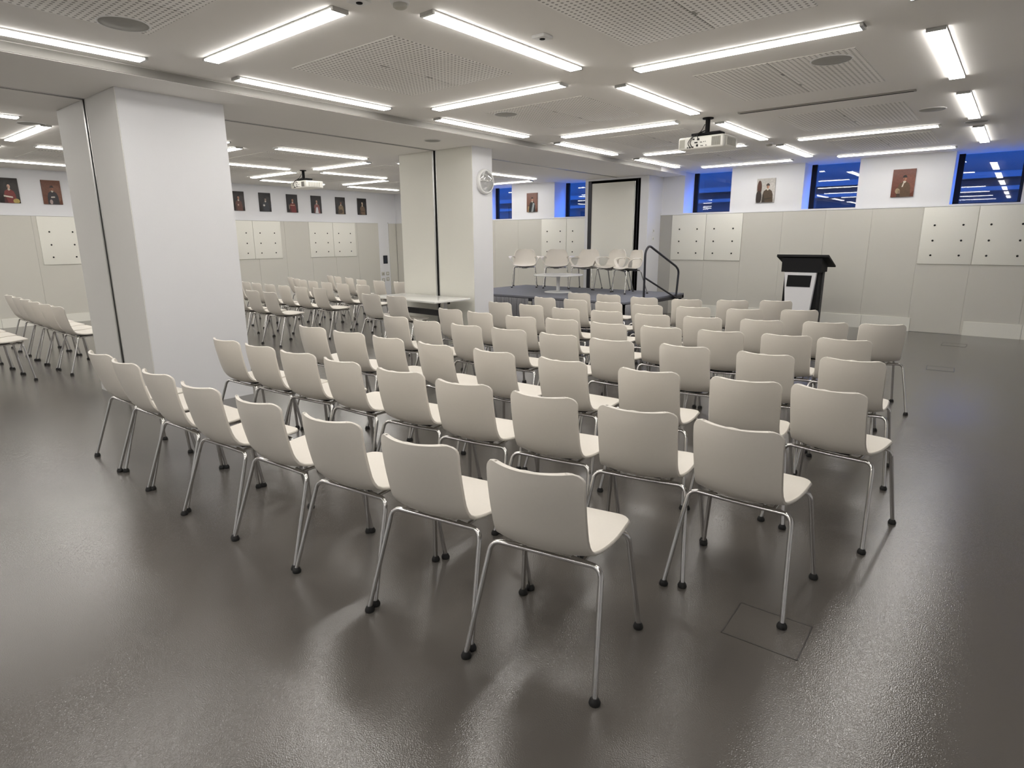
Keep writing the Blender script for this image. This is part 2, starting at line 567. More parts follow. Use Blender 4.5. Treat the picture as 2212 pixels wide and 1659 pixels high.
spk = None
for x, y, z, r_, lab in ((-4.54, 1.74, CZ, .15, 'on the perforated panel at the upper left corner'), (-1.34, 5.50, CZ, .15, 'on the perforated panel in the right-hand column'),
                         (-.96, 8.22, CZ, .13, 'by the short strip lights at the upper right'), (-4.54, 5.46, CZ, .13, 'between two strip lights near the beam'),
                         (-6.1, 5.85, BZ, .11, 'in the underside of the beam before the clock column'), (-.64, 9.40, CZ, .12, 'between the last two strip lights on the right'), (-9.0, 2.32, CZ, .14, 'beside the nearest column in the portrait room')):
    t = thing('ceiling_speaker', 'round flat grey ceiling speaker ' + lab, 'speaker', (x, y, z), 0, 'round ceiling speakers')
    MB().lathe([(r_, 0), (r_, -.006), (r_ - .006, -.009), (r_ - .012, -.006)]).build('rim', M['white'], t)
    MB().lathe([(r_ - .01, -.002), (r_ - .012, -.0065), (r_ * .3, -.0085)]).build('grille', M['grille'], t)
for x, y, lab in ((-2.94, 2.60, 'at the top edge of the picture'), (-3.02, 9.5, 'beyond the projector')):
    t = thing('smoke_detector', 'small round white smoke detector ' + lab, 'smoke detector', (x, y, CZ), 0, 'smoke detectors')
    MB().lathe([(.055, 0), (.055, -.012), (.05, -.02)]).build('base', M['white'], t)
    MB().lathe([(.04, -.02), (.04, -.035), (.03, -.042), (.012, -.044)]).build('sensor_cap', M['slats'], t)
for x, y, rz, lab in ((-2.69, 3.62, 0, 'beside the strip light in the middle of the ceiling'), (-3.10, 2.44, 0, 'at the top edge of the picture')):
    t = thing('ceiling_sensor', 'small square white ceiling sensor ' + lab, 'sensor', (x, y, CZ), rz, 'square ceiling sensors')
    MB().bbox(-.05, -.05, -.02, .05, .05, 0, .004).build('case', M['white'], t)
    MB().lathe([(.02, -.018), (.018, -.024), (.01, -.026)], n=16).build('lens', M['black'], t)

# ------------------------------------------------------------------ projectors
def projector(loc, label, tilt=0):
    t = thing('projector', label, 'projector', loc, tilt, 'ceiling projectors')
    # mount
    MB().cyl((0, 0, 0), (0, 0, -.165), .026, n=16).cyl((0, 0, 0), (0, 0, -.012), .06, n=20).build('pole', M['black'], t)
    MB().bbox(-.17, -.05, -.185, .17, .09, -.155, .01).tube([(-.02, 0, -.13), (-.12, -.05, -.17)], .006).build('bracket', M['black'], t)
    # body
    b_ = MB().bbox(-.29, -.12, -.335, .25, .27, -.20, .03, seg=4).build('body', M['projector'], t)
    g = MB()
    g.bbox(.11, -.125, -.315, .215, -.115, -.22, .004)
    for k_ in range(9):
        g.box(.118 + k_ * .0105, -.130, -.31, .121 + k_ * .0105, -.124, -.225, 1)
    v = g.build('rear_vent', [M['slats'], M['greyline']], b_)
    MB().bbox(-.272, -.124, -.315, -.205, -.115, -.225, .004).build('left_vent', M['slats'], b_)
    g = MB()
    for x, z, a, c_ in ((-.17, -.315, .012, .01), (-.14, -.315, .018, .014), (-.11, -.313, .022, .012), (-.10, -.232, .02, .012), (-.045, -.235, .025, .018), (-.07, -.268, .035, .012), (-.055, -.30, .02, .022), (-.01, -.268, .015, .006), (.02, -.265, .006, .006), (.04, -.265, .006, .006), (.0, -.305, .03, .005), (.05, -.305, .005, .01)):
        g.box(x - a / 2, -.128, z - c_ / 2, x + a / 2, -.119, z + c_ / 2)
    g.build('connectors', M['rubber'], b_)
    g = MB()
    g.bbox(.245, -.06, -.32, .262, .20, -.22, .006)
    for k_ in range(7):
        g.box(.260, -.05 + k_ * .035, -.31, .265, -.03 + k_ * .035, -.23, 1)
    g.build('side_vent', [M['projector'], M['slats']], b_)
    MB().cyl((-.16, .26, -.268), (-.16, .32, -.268), .045, .04, n=24).build('lens', M['glaze_plate'], b_)
    MB().tube([(-.045, -.13, -.23), (-.055, -.145, -.19), (-.04, -.06, -.14), (-.02, -.03, -.07)], .004, fillet=.03).tube([(-.11, -.13, -.313), (-.135, -.15, -.27), (-.10, -.145, -.20), (-.05, -.06, -.15)], .004, fillet=.03).tube([(-.14, -.13, -.313), (-.16, -.15, -.27), (-.12, -.14, -.21), (-.05, -.05, -.16)], .004, fillet=.03).build('cables', M['rubber'], b_)
    return t


projector((-2.96, 7.12, CZ), 'white ceiling projector with black cables hanging above the beige chairs', R(-2))
projector((-10.97, 7.06, CZ), 'white ceiling projector hanging in the portrait room in front of the portraits', R(-2))

# ------------------------------------------------------------------ wall boards with fixings
proto_board = None
GB = 'white wall boards with six dark fixings'


def board(loc, rot, label, w_=.725, h=.90):
    """local x along the wall, -y out of the wall, z up from its lower edge"""
    global proto_board
    if proto_board is None:
        t = thing('wall_board', label, 'wall board', loc, rot, GB)
        MB().bbox(0, -.014, 0, w_, 0, h, .003).build('board_face', M['board'], t)
        for fz in (.155, .415, .685):
            for fx in (.235, .76):
                MB().cyl((w_ * fx, -.014, h * fz), (w_ * fx, -.022, h * fz), .0155, .012, n=14).build('fixing', M['void'], t)
        proto_board = t
    else:
        dup(proto_board, loc, rot, label)


yb = FY - .045
board((-5.745, yb, 1.13), 0, 'white board with six fixings, left one of the pair beside the stage handrail')
board((-5.012, yb, 1.13), 0, 'white board with six fixings, right one of the pair beside the stage handrail')
board((-1.345, yb, 1.13), 0, 'white board with six fixings, left of the pair at the right picture edge')
board((-.612, yb, 1.13), 0, 'white board with six fixings, cut off by the right edge of the picture')
board((-9.125, yb, 1.13), 0, 'white board with six fixings, left one of the pair behind the stage chairs')
board((-8.392, yb, 1.13), 0, 'white board with six fixings, partly behind the pier beside the stage')
xb = LX + .045
for y, lb in ((3.555, 'white board with six fixings under the leftmost portraits, left of the near column'), (7.10, 'white board with six fixings just right of the near column, left of its pair'),
              (7.833, 'white board with six fixings right of the near column, right of its pair'), (9.365, 'white board with six fixings under the middle portraits, left of its pair'),
              (10.10, 'white board with six fixings under the middle portraits, right of its pair')):
    board((xb, y, 1.13), PI / 2, lb)

# ------------------------------------------------------------------ portraits
PM = {}


def pm(c):
    if c not in PM:
        PM[c] = mat('oil_paint_%02x%02x%02x' % c, srgb(*c), .45, noise=.35, nscale=35)
    return PM[c]


def portrait(loc, rot, label, bgc, coat, skin, hat, extra=None, w_=.31, h=.44, lean=0):
    t = thing('portrait_painting', label, 'painting', loc, rot, 'unframed military portraits')
    MB().bbox(-w_ / 2, -.02, 0, w_ / 2, 0, h, .002).build('canvas', pm(bgc), t)
    g = MB(); mats = []

    def poly(pts, c, d):
        if pm(c) not in mats:
            mats.append(pm(c))
        mi = mats.index(pm(c))
        g.prism([(max(-.5, min(.5, x)) * w_, max(0, min(1, z)) * h) for x, z in pts], 'y', -.0205 - d * .0006, -.02, mi)

    def ell(cx, cz, rx, rz, c, d, a0=0, a1=2 * PI):
        poly([(cx + rx * math.cos(a0 + (a1 - a0) * i / 18), cz + rz * math.sin(a0 + (a1 - a0) * i / 18)) for i in range(19 if a1 - a0 < 6 else 18)], c, d)
    c0 = lean
    ell(c0 + .18, .45, .34, .36, tuple(min(255, v + 14) for v in bgc), 1)
    poly([(c0 - .30, 0), (c0 - .27, .34), (c0 - .22, .47), (c0 - .09, .54), (c0 + .09, .54), (c0 + .22, .47), (c0 + .28, .34), (c0 + .31, 0)], coat, 2)
    poly([(c0 - .30, .0), (c0 - .27, .34), (c0 - .20, .30), (c0 - .14, .06), (c0 - .12, 0)], tuple(int(v * .65) for v in coat), 3)
    poly([(c0 - .045, .50), (c0 + .045, .50), (c0 + .045, .60), (c0 - .045, .60)], skin, 3)
    poly([(c0 - .07, .545), (c0, .49), (c0 + .07, .545), (c0 + .05, .57), (c0 - .05, .57)], (196, 190, 176), 4)
    ell(c0, .66, .075, .085, skin, 5)
    ell(c0 - .035, .64, .03, .05, tuple(int(v * .72) for v in skin), 6)
    if hat:
        ell(c0, .70, .095, .085, hat, 7, 0, PI)
        poly([(c0 - .10, .69), (c0 + .10, .69), (c0 + .10, .71), (c0 - .10, .71)], hat, 8)
    for i, (kind, args, c) in enumerate(extra or []):
        (ell if kind == 'e' else poly)(*(args + (c, 9 + i))) if kind == 'e' else poly(args, c, 9 + i)
    g.build('painted_figure', mats, t)
    return t


fz = 2.215
portrait((-3.915, FY, fz), 0, 'portrait of a person in brown uniform beside a horse, left of the middle window', (176, 172, 166), (74, 60, 44), (178, 134, 108), (60, 48, 40),
         [('e', (-.34, .62, .12, .30), (74, 40, 26)), ('e', (-.36, .22, .16, .28), (40, 30, 26)), ('p', [(-.16, .10), (.36, .17), (.36, .20), (-.16, .14)], (52, 42, 32))], .335, .435, .12)
portrait((-1.70, FY, fz), 0, 'portrait on red-brown ground of a person in a dark beret, between the two right windows', (104, 58, 44), (88, 66, 46), (168, 112, 88), (34, 24, 22),
         [('e', (-.22, .22, .10, .10), (150, 132, 104)), ('p', [(-.06, .36), (.0, .52), (.05, .52), (.0, .36)], (196, 186, 170)), ('p', [(-.2, .12), (-.1, .12), (-.1, .24), (-.2, .24)], (120, 100, 84))], .325, .44, .05)
portrait((-9.45, FY, fz), 0, 'portrait with a pale grey sash over a dark robe, between the windows behind the stage', (108, 70, 56), (26, 24, 26), (192, 146, 126), (60, 40, 32),
         [('p', [(-.05, 0), (.10, .48), (.26, .44), (.12, 0)], (140, 148, 150)), ('p', [(-.40, 0), (-.30, 0), (-.24, .30), (-.36, .30)], (150, 124, 88))], .325, .445, .03)
lw = [(3.225, 'leftmost portrait, figure in a red coat beside a gold cushion at the left edge', (34, 28, 26), (118, 46, 42), (206, 166, 146), None, [('e', (.30, .08, .16, .10), (172, 150, 84)), ('p', [(-.28, .25), (.15, .20), (.15, .26), (-.28, .31)], (214, 206, 190))]),
      (3.885, 'portrait on an orange-brown ground of a figure in a dark tunic, beside the near column', (108, 68, 50), (42, 38, 42), (150, 96, 74), (50, 30, 26), [('p', [(-.08, .27), (.12, .28), (.12, .33), (-.08, .32)], (206, 196, 186)), ('e', (-.1, .10, .08, .10), (170, 150, 146))]),
      (7.555, 'portrait of a figure in a dull red coat, just right of the near column', (38, 30, 28), (88, 54, 44), (176, 128, 106), None, [('e', (-.02, .30, .05, .05), (180, 150, 130))]),
      (8.235, 'portrait of a dark figure with a small white glove, second beyond the near column', (28, 26, 26), (46, 48, 54), (150, 132, 120), (20, 20, 22), [('e', (-.12, .33, .08, .05), (190, 186, 180))]),
      (8.97, 'portrait of a figure in a bright red robe, third beyond the near column', (30, 26, 26), (112, 40, 38), (186, 140, 118), None, [('e', (-.30, .30, .04, .14), (130, 120, 104)), ('p', [(-.2, .38), (.2, .38), (.2, .42), (-.2, .42)], (190, 160, 130))]),
      (9.67, 'portrait of a figure with a long white skirt, fourth beyond the near column', (30, 27, 28), (132, 84, 80), (192, 150, 132), None, [('p', [(-.16, 0), (-.05, .34), (.10, .34), (.16, 0)], (208, 206, 210))]),
      (10.42, 'portrait of a figure in tan tunic and dark cap, fifth beyond the near column', (34, 30, 28), (122, 104, 80), (150, 110, 90), (58, 52, 50), [('e', (0, .16, .18, .12), (74, 62, 50))]),
      (11.135, 'portrait of a pale-haired figure in brown, rightmost on the portrait wall', (26, 24, 24), (112, 92, 74), (206, 180, 152), None, [('e', (0, .72, .07, .05), (216, 200, 176)), ('p', [(-.25, .18), (.25, .18), (.25, .24), (-.25, .24)], (84, 68, 54))])]
for y, lb, bgc, ct, sk, ht, ex in lw:
    portrait((LX, y, 2.26), PI / 2, lb, bgc, ct, sk, ht, ex, .305, .44, .02)

# ------------------------------------------------------------------ wall clock
t = thing('wall_clock', 'round domed glass wall clock on the side of the further column', 'clock', (-6.02, 6.745, 2.35))
MB().lathe([(.165, 0), (.17, .02), (.165, .045), (.15, .055), (.142, .05)], axis='x', n=48).build('case', M['white'], t)
MB().lathe([(.143, .008), (.143, .012)], axis='x', n=48).build('dial', M['white'], t)
MB().box(.014, -.004, 0, .016, .004, .09).box(.014, 0, -.003, .016, .07, .003).cyl((.012, 0, 0), (.02, 0, 0), .008).build('hand', M['black'], t)
MB().lathe([(.143, .05), (.135, .062), (.11, .078), (.075, .09), (.035, .097), (.004, .099)], axis='x', n=48).build('glass_dome', M['dome'], t)

# ------------------------------------------------------------------ chairs
def shell_verts(prof, halfw, rtop, rfront, nx, curve, thick=.015):
    """prof: (y, z) from top of back to front of seat; returns MB with closed rounded shell"""
    # resample profile by arc length, denser at both ends
    P_ = [Vector((0, y, z)) for y, z in prof]
    # catmull-rom
    dense = []
    for i in range(len(P_) - 1):
        p0, p1, p2, p3 = P_[max(i - 1, 0)], P_[i], P_[i + 1], P_[min(i + 2, len(P_) - 1)]
        for k_ in range(12):
            s = k_ / 12
            dense.append(.5 * ((2 * p1) + (-p0 + p2) * s + (2 * p0 - 5 * p1 + 4 * p2 - p3) * s * s + (-p0 + 3 * p1 - 3 * p2 + p3) * s ** 3))
    dense.append(P_[-1])
    L = [0]
    for i in range(1, len(dense)):
        L.append(L[-1] + (dense[i] - dense[i - 1]).length)
    T = L[-1]
    st = [rtop * (1 - math.cos(a * PI / 10)) for a in range(0, 6)]
    m_ = 17
    st += [rtop + (T - rtop - rfront) * k_ / m_ for k_ in range(1, m_)]
    st += [T - rfront * (1 - math.cos(a * PI / 10)) for a in range(5, -1, -1)]

    def at(s):
        for i in range(1, len(L)):
            if L[i] >= s - 1e-9:
                f = (s - L[i - 1]) / max(1e-9, L[i] - L[i - 1])
                return dense[i - 1].lerp(dense[i], min(1, max(0, f)))
        return dense[-1]
    rows_ = []
    for s in st:
        p = at(s); q = (at(min(T, s + .006)) - at(max(0, s - .006))).normalized()
        nrm = Vector((0, -q.z, q.y))       # towards the sitter
        if nrm.z < 0 and abs(nrm.z) > abs(nrm.y):
            nrm = -nrm
        f = s / T
        hw = halfw(f)
        if s < rtop:
            d = rtop - s; hw = hw - rtop + math.sqrt(max(0, rtop * rtop - d * d))
        if T - s < rfront:
            d = rfront - (T - s); hw = hw - rfront + math.sqrt(max(0, rfront * rfront - d * d))
        row = []
        for k_ in range(nx + 1):
            u = math.sin((k_ / nx - .5) * PI * .98) / math.sin(.5 * PI * .98)
            off = curve(f) * (u * hw / halfw(f)) ** 2
            row.append(p + nrm * off + Vector((u * hw, 0, 0)))
        rows_.append(row)
    nr = len(rows_)
    # normals per vertex
    N = []
    for i in range(nr):
        rr = []
        for k_ in range(nx + 1):
            a = rows_[min(i + 1, nr - 1)][k_] - rows_[max(i - 1, 0)][k_]
            b2 = rows_[i][min(k_ + 1, nx)] - rows_[i][max(k_ - 1, 0)]
            rr.append(b2.cross(a).normalized())
        N.append(rr)
    g = MB()
    top = [[rows_[i][k_] - N[i][k_] * thick * .5 for k_ in range(nx + 1)] for i in range(nr)]
    bot = [[rows_[i][k_] + N[i][k_] * thick * .5 for k_ in range(nx + 1)] for i in range(nr)]
    v = [p for r_ in top for p in r_] + [p for r_ in bot for p in r_]
    n1_ = nx + 1; off = nr * n1_
    fs = []
    for i in range(nr - 1):
        for k_ in range(nx):
            a = i * n1_ + k_
            fs.append((a, a + 1, a + n1_ + 1, a + n1_))
            fs.append((off + a, off + a + n1_, off + a + n1_ + 1, off + a + 1))
    # rim with a rounded lip
    loop = [(0, k_) for k_ in range(nx + 1)] + [(i, nx) for i in range(1, nr)] + [(nr - 1, k_) for k_ in range(nx - 1, -1, -1)] + [(i, 0) for i in range(nr - 2, 0, -1)]
    cen = [rows_[i][nx // 2] for i in range(nr)]
    lip = []
    for (i, k_) in loop:
        p = rows_[i][k_]
        ii = min(max(i, 2), nr - 3)
        dd = (p - rows_[ii][nx // 2 if k_ not in (0, nx) else (1 if k_ == 0 else nx - 1)])
        dd = dd.normalized()
        lip.append(p + dd * .0075)
    o2 = len(v)
    nl = len(loop)
    v += [v[a * n1_ + b2] for a, b2 in loop] + lip + [v[off + a * n1_ + b2] for a, b2 in loop]
    for j in range(nl):
        j2 = (j + 1) % nl
        fs.append((o2 + j, o2 + j2, o2 + nl + j2, o2 + nl + j)); fs.append((o2 + nl + j, o2 + nl + j2, o2 + 2 * nl + j2, o2 + 2 * nl + j))
    g.add(v, fs, 0, True)
    return g


def make_leg(s, front):
    g = MB()
    if front:
        pts = [(s * .10, .185, .432), (s * .222, .205, .438), (s * .265, .255, .02)]
    else:
        pts = [(s * .10, -.065, .430), (s * .222, -.090, .432), (s * .260, -.228, .02)]
    g.tube(pts, .0105, n=10, fillet=.04)
    return g, pts[-1]


CHAIR_PROF = [(-.240, .803), (-.231, .74), (-.209, .66), (-.182, .58), (-.153, .512), (-.113, .466), (-.055, .447), (.03, .443), (.12, .451), (.20, .463), (.274, .467)]


def hw_side(f):
    return .182 + .032 * (lambda q: q * q * (3 - 2 * q))(min(1, max(0, (f - .35) / .5)))


def cv(f):
    return .022 + .046 * (1 - f / .55) ** 1.3 if f < .55 else .022 - .022 * (f - .55) / .45


def make_chair(label, group):
    t = thing('shell_chair', label, 'chair', (0, 0, 0), 0, group)
    shell_verts(CHAIR_PROF, hw_side, .048, .055, 14, cv).build('seat_shell', M['shell'], t)
    g = MB()
    g.tube([(-.19, -.085, .431), (0, -.065, .420), (.19, -.085, .431)], .0095, n=8, fillet=.06)
    g.tube([(-.19, .196, .431), (0, .185, .428), (.19, .196, .431)], .0095, n=8)
    g.tube([(-.14, -.055, .424), (-.14, .19, .428)], .008, n=8).tube([(.14, -.055, .424), (.14, .19, .428)], .008, n=8)
    g.build('seat_frame', M['chrome'], t)
    MB().bbox(-.09, -.03, .424, .09, .12, .438, .004).build('seat_bracket', M['rubber'], t)
    for s in (-1, 1):
        for fr in (True, False):
            g, p = make_leg(s, fr)
            l = g.build('leg', M['chrome'], t)
            MB().lathe([(.0195, 0), (.021, .008), (.017, .018), (.0125, .026)], (p[0], p[1], 0), n=12).build('foot_glide', M['rubber'], l)
    return t


ROWS = [
[(-1.217, 1.732, 10.9), (-1.74, 1.684, 9.9), (-2.258, 1.653, 7.0), (-2.79, 1.614, 3.8), (-3.33, 1.584, 4.2), (-3.864, 1.586, 1.7), (-4.379, 1.595, 1.4), (-4.863, 1.608, 1.4)],
[(-0.809, 2.626, 0.3), (-1.294, 2.601, 11.8), (-1.777, 2.551, 9.0), (-2.282, 2.503, 9.0), (-2.792, 2.5, 7.8), (-3.317, 2.478, 1.6), (-3.823, 2.465, 6.4), (-4.289, 2.45, 3.1), (-4.753, 2.431, 2.6)],
[(-0.648, 3.545, -7.1), (-1.107, 3.5, 10.1), (-1.635, 3.402, 8.8), (-2.2, 3.362, 1.3), (-2.757, 3.333, 0.8), (-3.298, 3.293, -0.7), (-3.827, 3.281, 0.5), (-4.34, 3.266, 6.6), (-4.868, 3.267, 3.6)],
[(-0.755, 4.478, 5.8), (-1.251, 4.368, 3.4), (-1.81, 4.332, 4.3), (-2.367, 4.249, 4.8), (-2.844, 4.234, 1.5), (-3.365, 4.223, 3.1), (-3.827, 4.184, 0.9), (-4.341, 4.18, -0.2), (-4.853, 4.229, 0.2)],
[(-0.976, 5.332, 6.8), (-1.398, 5.293, 10.9), (-1.896, 5.2, 10.6), (-2.382, 5.119, 6.1), (-2.861, 5.054, 2.4), (-3.375, 5.045, 2.3), (-3.831, 4.977, 3.0), (-4.391, 5.0, -2.4), (-4.871, 5.034, -1.4)],
[(-0.939, 6.44, 21.8), (-1.357, 6.295, 17.1), (-1.861, 6.117, 13.3), (-2.377, 5.99, 10.5), (-2.866, 5.904, 7.7), (-3.39, 5.896, 5.1), (-3.876, 5.861, -1.4), (-4.41, 5.927, -3.4), (-4.91, 5.938, -1.2)],
[(-1.843, 7.187, 26.9), (-2.329, 6.933, 23.0), (-2.838, 6.81, 15.3), (-3.333, 6.712, 7.2), (-3.839, 6.728, 0.2), (-4.332, 6.759, -4.4), (-4.832, 6.788, -6.3)],
[(-2.347, 8.076, 26.0), (-2.791, 7.822, 24.7), (-3.278, 7.61, 18.2), (-3.813, 7.559, 7.2), (-4.389, 7.647, 1.6), (-4.861, 7.631, 0.3)]]
GC = 'beige shell chairs set out in rows facing the stage'
proto_chair = None


def put_chair(x, y, deg, label, group=GC):
    global proto_chair
    if proto_chair is None:
        proto_chair = make_chair(label, group)
        proto_chair.location = (x, y, 0); proto_chair.rotation_euler = (0, 0, R(deg))
    else:
        dup(proto_chair, (x, y, 0), R(deg), label, group)


for i, row in enumerate(ROWS):
    for k_, (x, y, a) in enumerate(row):
        rn = 'row nearest the viewer' if i == 0 else 'row just before the stage' if i == 7 else ORD[i] + ' row from the viewer'
        pn = 'at its right end' if k_ == 0 else 'at its left end' if k_ == len(row) - 1 else ORD[k_] + ' from its right end'
        put_chair(x, y, a, 'beige shell chair, %s, %s' % (rn, pn))
put_chair(-6.64, 5.74, 5, 'beige shell chair before the white flip table, right one of two')
put_chair(-7.19, 5.73, 5, 'beige shell chair before the white flip table, left one of two')

GP = 'beige shell chairs in the portrait room'
PR = [('portrait room row left of the near column', [(-8.88, 2.42, 1), (-9.36, 2.42, 1), (-9.85, 2.43, 1), (-10.34, 2.45, 1), (-10.83, 2.47, 0), (-11.33, 2.49, -2)], 'chair'),
      ('portrait room row cut by the left edge', [(-8.89, 1.585, 1), (-9.38, 1.585, 1), (-9.87, 1.59, 1)], 'chair'),
      ('first portrait room row beyond the near column', [(-8.71, 5.05, 0), (-9.24, 5.06, 0), (-9.78, 5.08, -1)], 'chair'),
      ('second portrait room row beyond the near column', [(-8.78, 5.96, 0), (-9.28, 5.93, 0), (-9.77, 5.92, -2), (-10.30, 5.96, -4), (-10.80, 5.99, -6), (-11.28, 6.05, -8), (-11.76, 6.14, -10)], 'chair'),
      ('third portrait room row beyond the near column', [(-8.78, 6.82, 0), (-9.36, 6.82, -2), (-9.90, 6.86, -4), (-10.40, 6.91, -8), (-10.92, 7.03, -12), (-11.40, 7.19, -15), (-11.85, 7.34, -18)], 'chair'),
      ('furthest portrait room row', [(-8.86, 7.73, 0), (-9.45, 7.72, -5), (-9.98, 7.72, -8), (-10.66, 7.94, -12), (-11.27, 8.10, -16), (-11.74, 8.24, -19)], 'chair')]
for lb, row, _ in PR:
    for k_, (x, y, a) in enumerate(row):
        put_chair(x, y, a, 'beige shell chair, %s, %s' % (lb, 'at its right end' if k_ == 0 else 'at its left end' if k_ == len(row) - 1 else ORD[k_] + ' from the right'), GP)

# ------------------------------------------------------------------ stage
SH = .55
SX0, SX1, SY0, SY1 = -8.72, -4.90, 8.86, 11.16
t = thing('stage_platform', 'low grey-carpeted stage platform with pleated grey skirt in front of the far wall', 'stage', ((SX0 + SX1) / 2, (SY0 + SY1) / 2, 0))
hx, hy = (SX1 - SX0) / 2, (SY1 - SY0) / 2
MB().box(-hx, -hy, SH - .03, hx, hy, SH).build('carpet_top', M['carpet'], t)
g = MB()
for s in (-1, 1):
    g.box(-hx, s * (hy - .03) - .03, SH - .09, hx, s * (hy - .03) + .03, SH - .03)
    g.box(s * (hx - .03) - .03, -hy, SH - .09, s * (hx - .03) + .03, hy, SH - .03)
g.build('deck_frame', M['darksteel'], t)
for x in (-hx + .05, -.02, hx - .05):
    for y in (-hy + .10, 0.0, hy - .05):
        MB().box(x - .022, y - .022, 0, x + .022, y + .022, SH - .03).build('support_leg', M['darksteel'], t)
# pleated skirt with swags
def skirt(p0, p1, n_pl, parent):
    p0, p1 = Vector(p0), Vector(p1)
    d = p1 - p0; nrm = Vector((d.y, -d.x, 0)).normalized()
    N_ = n_pl * 6
    v = []; fs = []
    lv = [0, .35, .7, 1]
    for i in range(N_ + 1):
        u = i / N_
        for z in lv:
            am = .010 + .016 * z
            q = p0 + d * u + nrm * (am * math.sin(2 * PI * i / 6) + am * .4 * math.sin(i * 1.7))
            v.append((q.x, q.y, (SH - .05) * (1 - z) + .01))
    L_ = len(lv)
    for i in range(N_):
        for k_ in range(L_ - 1):
            a = i * L_ + k_
            fs.append((a, a + 1, a + L_ + 1, a + L_))
    g = MB().add(v, fs, 0, True)
    o = g.build('skirt', M['skirt'], parent)
    m_ = o.modifiers.new('thickness', 'SOLIDIFY'); m_.thickness = .003
    return o


skirt((-hx + .02, -hy - .02, 0), (-.05, -hy - .02, 0), 30, t)
skirt((.05, -hy - .02, 0), (hx - .02, -hy - .02, 0), 30, t)
skirt((hx + .02, -hy, 0), (hx + .02, -hy + .65, 0), 10, t)

# handrail on the right edge of the stage
t = thing('handrail', 'dark tubular handrail on the right edge of the stage', 'handrail', (-4.87, 9.48, .30))
MB().tube([(0, 0, 0), (0, -.02, 1.05), (0, .11, 1.15), (0, 1.22, .76), (0, 1.33, .68), (0, 1.27, .20)], .019, n=12, fillet=.09).build('rail_loop', M['darksteel'], t)
MB().tube([(0, -.005, .62), (0, 1.27, .19)], .016, n=10).build('lower_rail', M['darksteel'], t)
MB().box(-.05, -.03, .16, .0, .03, .22).box(-.05, 1.22, .16, .0, 1.30, .22).build('clamp', M['darksteel'], t)

# armchairs on the stage
ARM_PROF = [(-.205, .80), (-.20, .74), (-.18, .66), (-.15, .58), (-.115, .515), (-.065, .47), (0, .45), (.08, .45), (.16, .46), (.22, .462), (.25, .45)]


def hw_arm(f):
    if f < .30:
        return .175 + .06 * math.sin(f / .30 * PI / 2)
    return .235 + .01 * math.sin((f - .3) / .7 * PI)


def strap(pts, w_, t_, g):
    """flat band through pts; each point carries its own width direction"""
    v = []; n_ = len(pts)
    for i, (p, wd) in enumerate(pts):
        p, wd = Vector(p), Vector(wd).normalized()
        d = (Vector(pts[min(i + 1, n_ - 1)][0]) - Vector(pts[max(i - 1, 0)][0])).normalized()
        nn = d.cross(wd).normalized()
        for a, b2 in ((-1, -1), (1, -1), (1, 1), (-1, 1)):
            v.append(p + wd * a * w_ / 2 + nn * b2 * t_ / 2)
    fs = []
    for i in range(n_ - 1):
        for k_ in range(4):
            fs.append((i * 4 + k_, i * 4 + (k_ + 1) % 4, (i + 1) * 4 + (k_ + 1) % 4, (i + 1) * 4 + k_))
    fs += [(3, 2, 1, 0), tuple(n_ * 4 - 4 + k_ for k_ in range(4))]
    g.add(v, fs, 0, True)


proto_arm = None
GA = 'beige armchairs on the stage'


def make_armchair(label):
    t = thing('armchair', label, 'armchair', (0, 0, 0), 0, GA)
    shell_verts(ARM_PROF, hw_arm, .05, .06, 14, lambda f: .075 - .05 * min(1, f / .6)).build('seat_shell', M['shell'], t)
    for s in (-1, 1):
        g = MB()
        ctrl = [((s * .205, -.115, .625), (0, .35, 1)), ((s * .245, -.08, .645), (0, .8, .6)), ((s * .292, -.02, .655), (s, .2, 0)), ((s * .308, .08, .652), (s, 0, 0)), ((s * .308, .145, .640), (s, 0, .2)),
                ((s * .298, .17, .60), (0, 1, .2)), ((s * .268, .165, .54), (0, 1, 0)), ((s * .232, .145, .49), (0, 1, 0)), ((s * .205, .12, .455), (0, 1, 0))]
        strap(ctrl, .088, .020, g)
        o = g.build('armrest', M['shell'], t)
        sd = o.modifiers.new('smooth', 'SUBSURF'); sd.levels = 2; sd.render_levels = 2
    g = MB()
    g.tube([(-.19, -.085, .431), (0, -.065, .420), (.19, -.085, .431)], .0095, n=8, fillet=.06)
    g.tube([(-.19, .196, .431), (0, .185, .42), (.19, .196, .431)], .0095, n=8)
    g.build('seat_frame', M['chrome'], t)
    MB().bbox(-.20, -.06, .428, .20, .20, .438, .004).lathe([(.07, .43), (.07, .41), (.05, .402)], (0, .1, 0), n=20).build('seat_bracket', M['rubber'], t)
    for s in (-1, 1):
        for fr in (True, False):
            g, p = make_leg(s, fr)
            l = g.build('leg', M['chrome'], t)
            MB().lathe([(.0195, 0), (.021, .008), (.017, .018), (.0125, .026)], (p[0], p[1], 0), n=12).build('foot_glide', M['rubber'], l)
    return t


arm = [(-8.20, 10.43, 35, 'leftmost, on its own beside the clock column'), (-7.53, 10.66, 33, 'second from the left, behind the round table'), (-6.93, 10.68, 6, 'middle of the five'),
       (-6.36, 10.63, -14, 'second from the right, overlapping its neighbour'), (-5.86, 10.34, -31, 'rightmost, next to the handrail')]
for x, y, th, lb in arm:
    a = R(th + 180); fx, fy = -math.sin(a), math.cos(a)
    loc = (x - fx * .25, y - fy * .25, SH)
    lab = 'beige shell armchair on the grey stage, ' + lb
    if proto_arm is None:
        proto_arm = make_armchair(lab); proto_arm.location = loc; proto_arm.rotation_euler = (0, 0, a)
    else:
        dup(proto_arm, loc, a, lab)

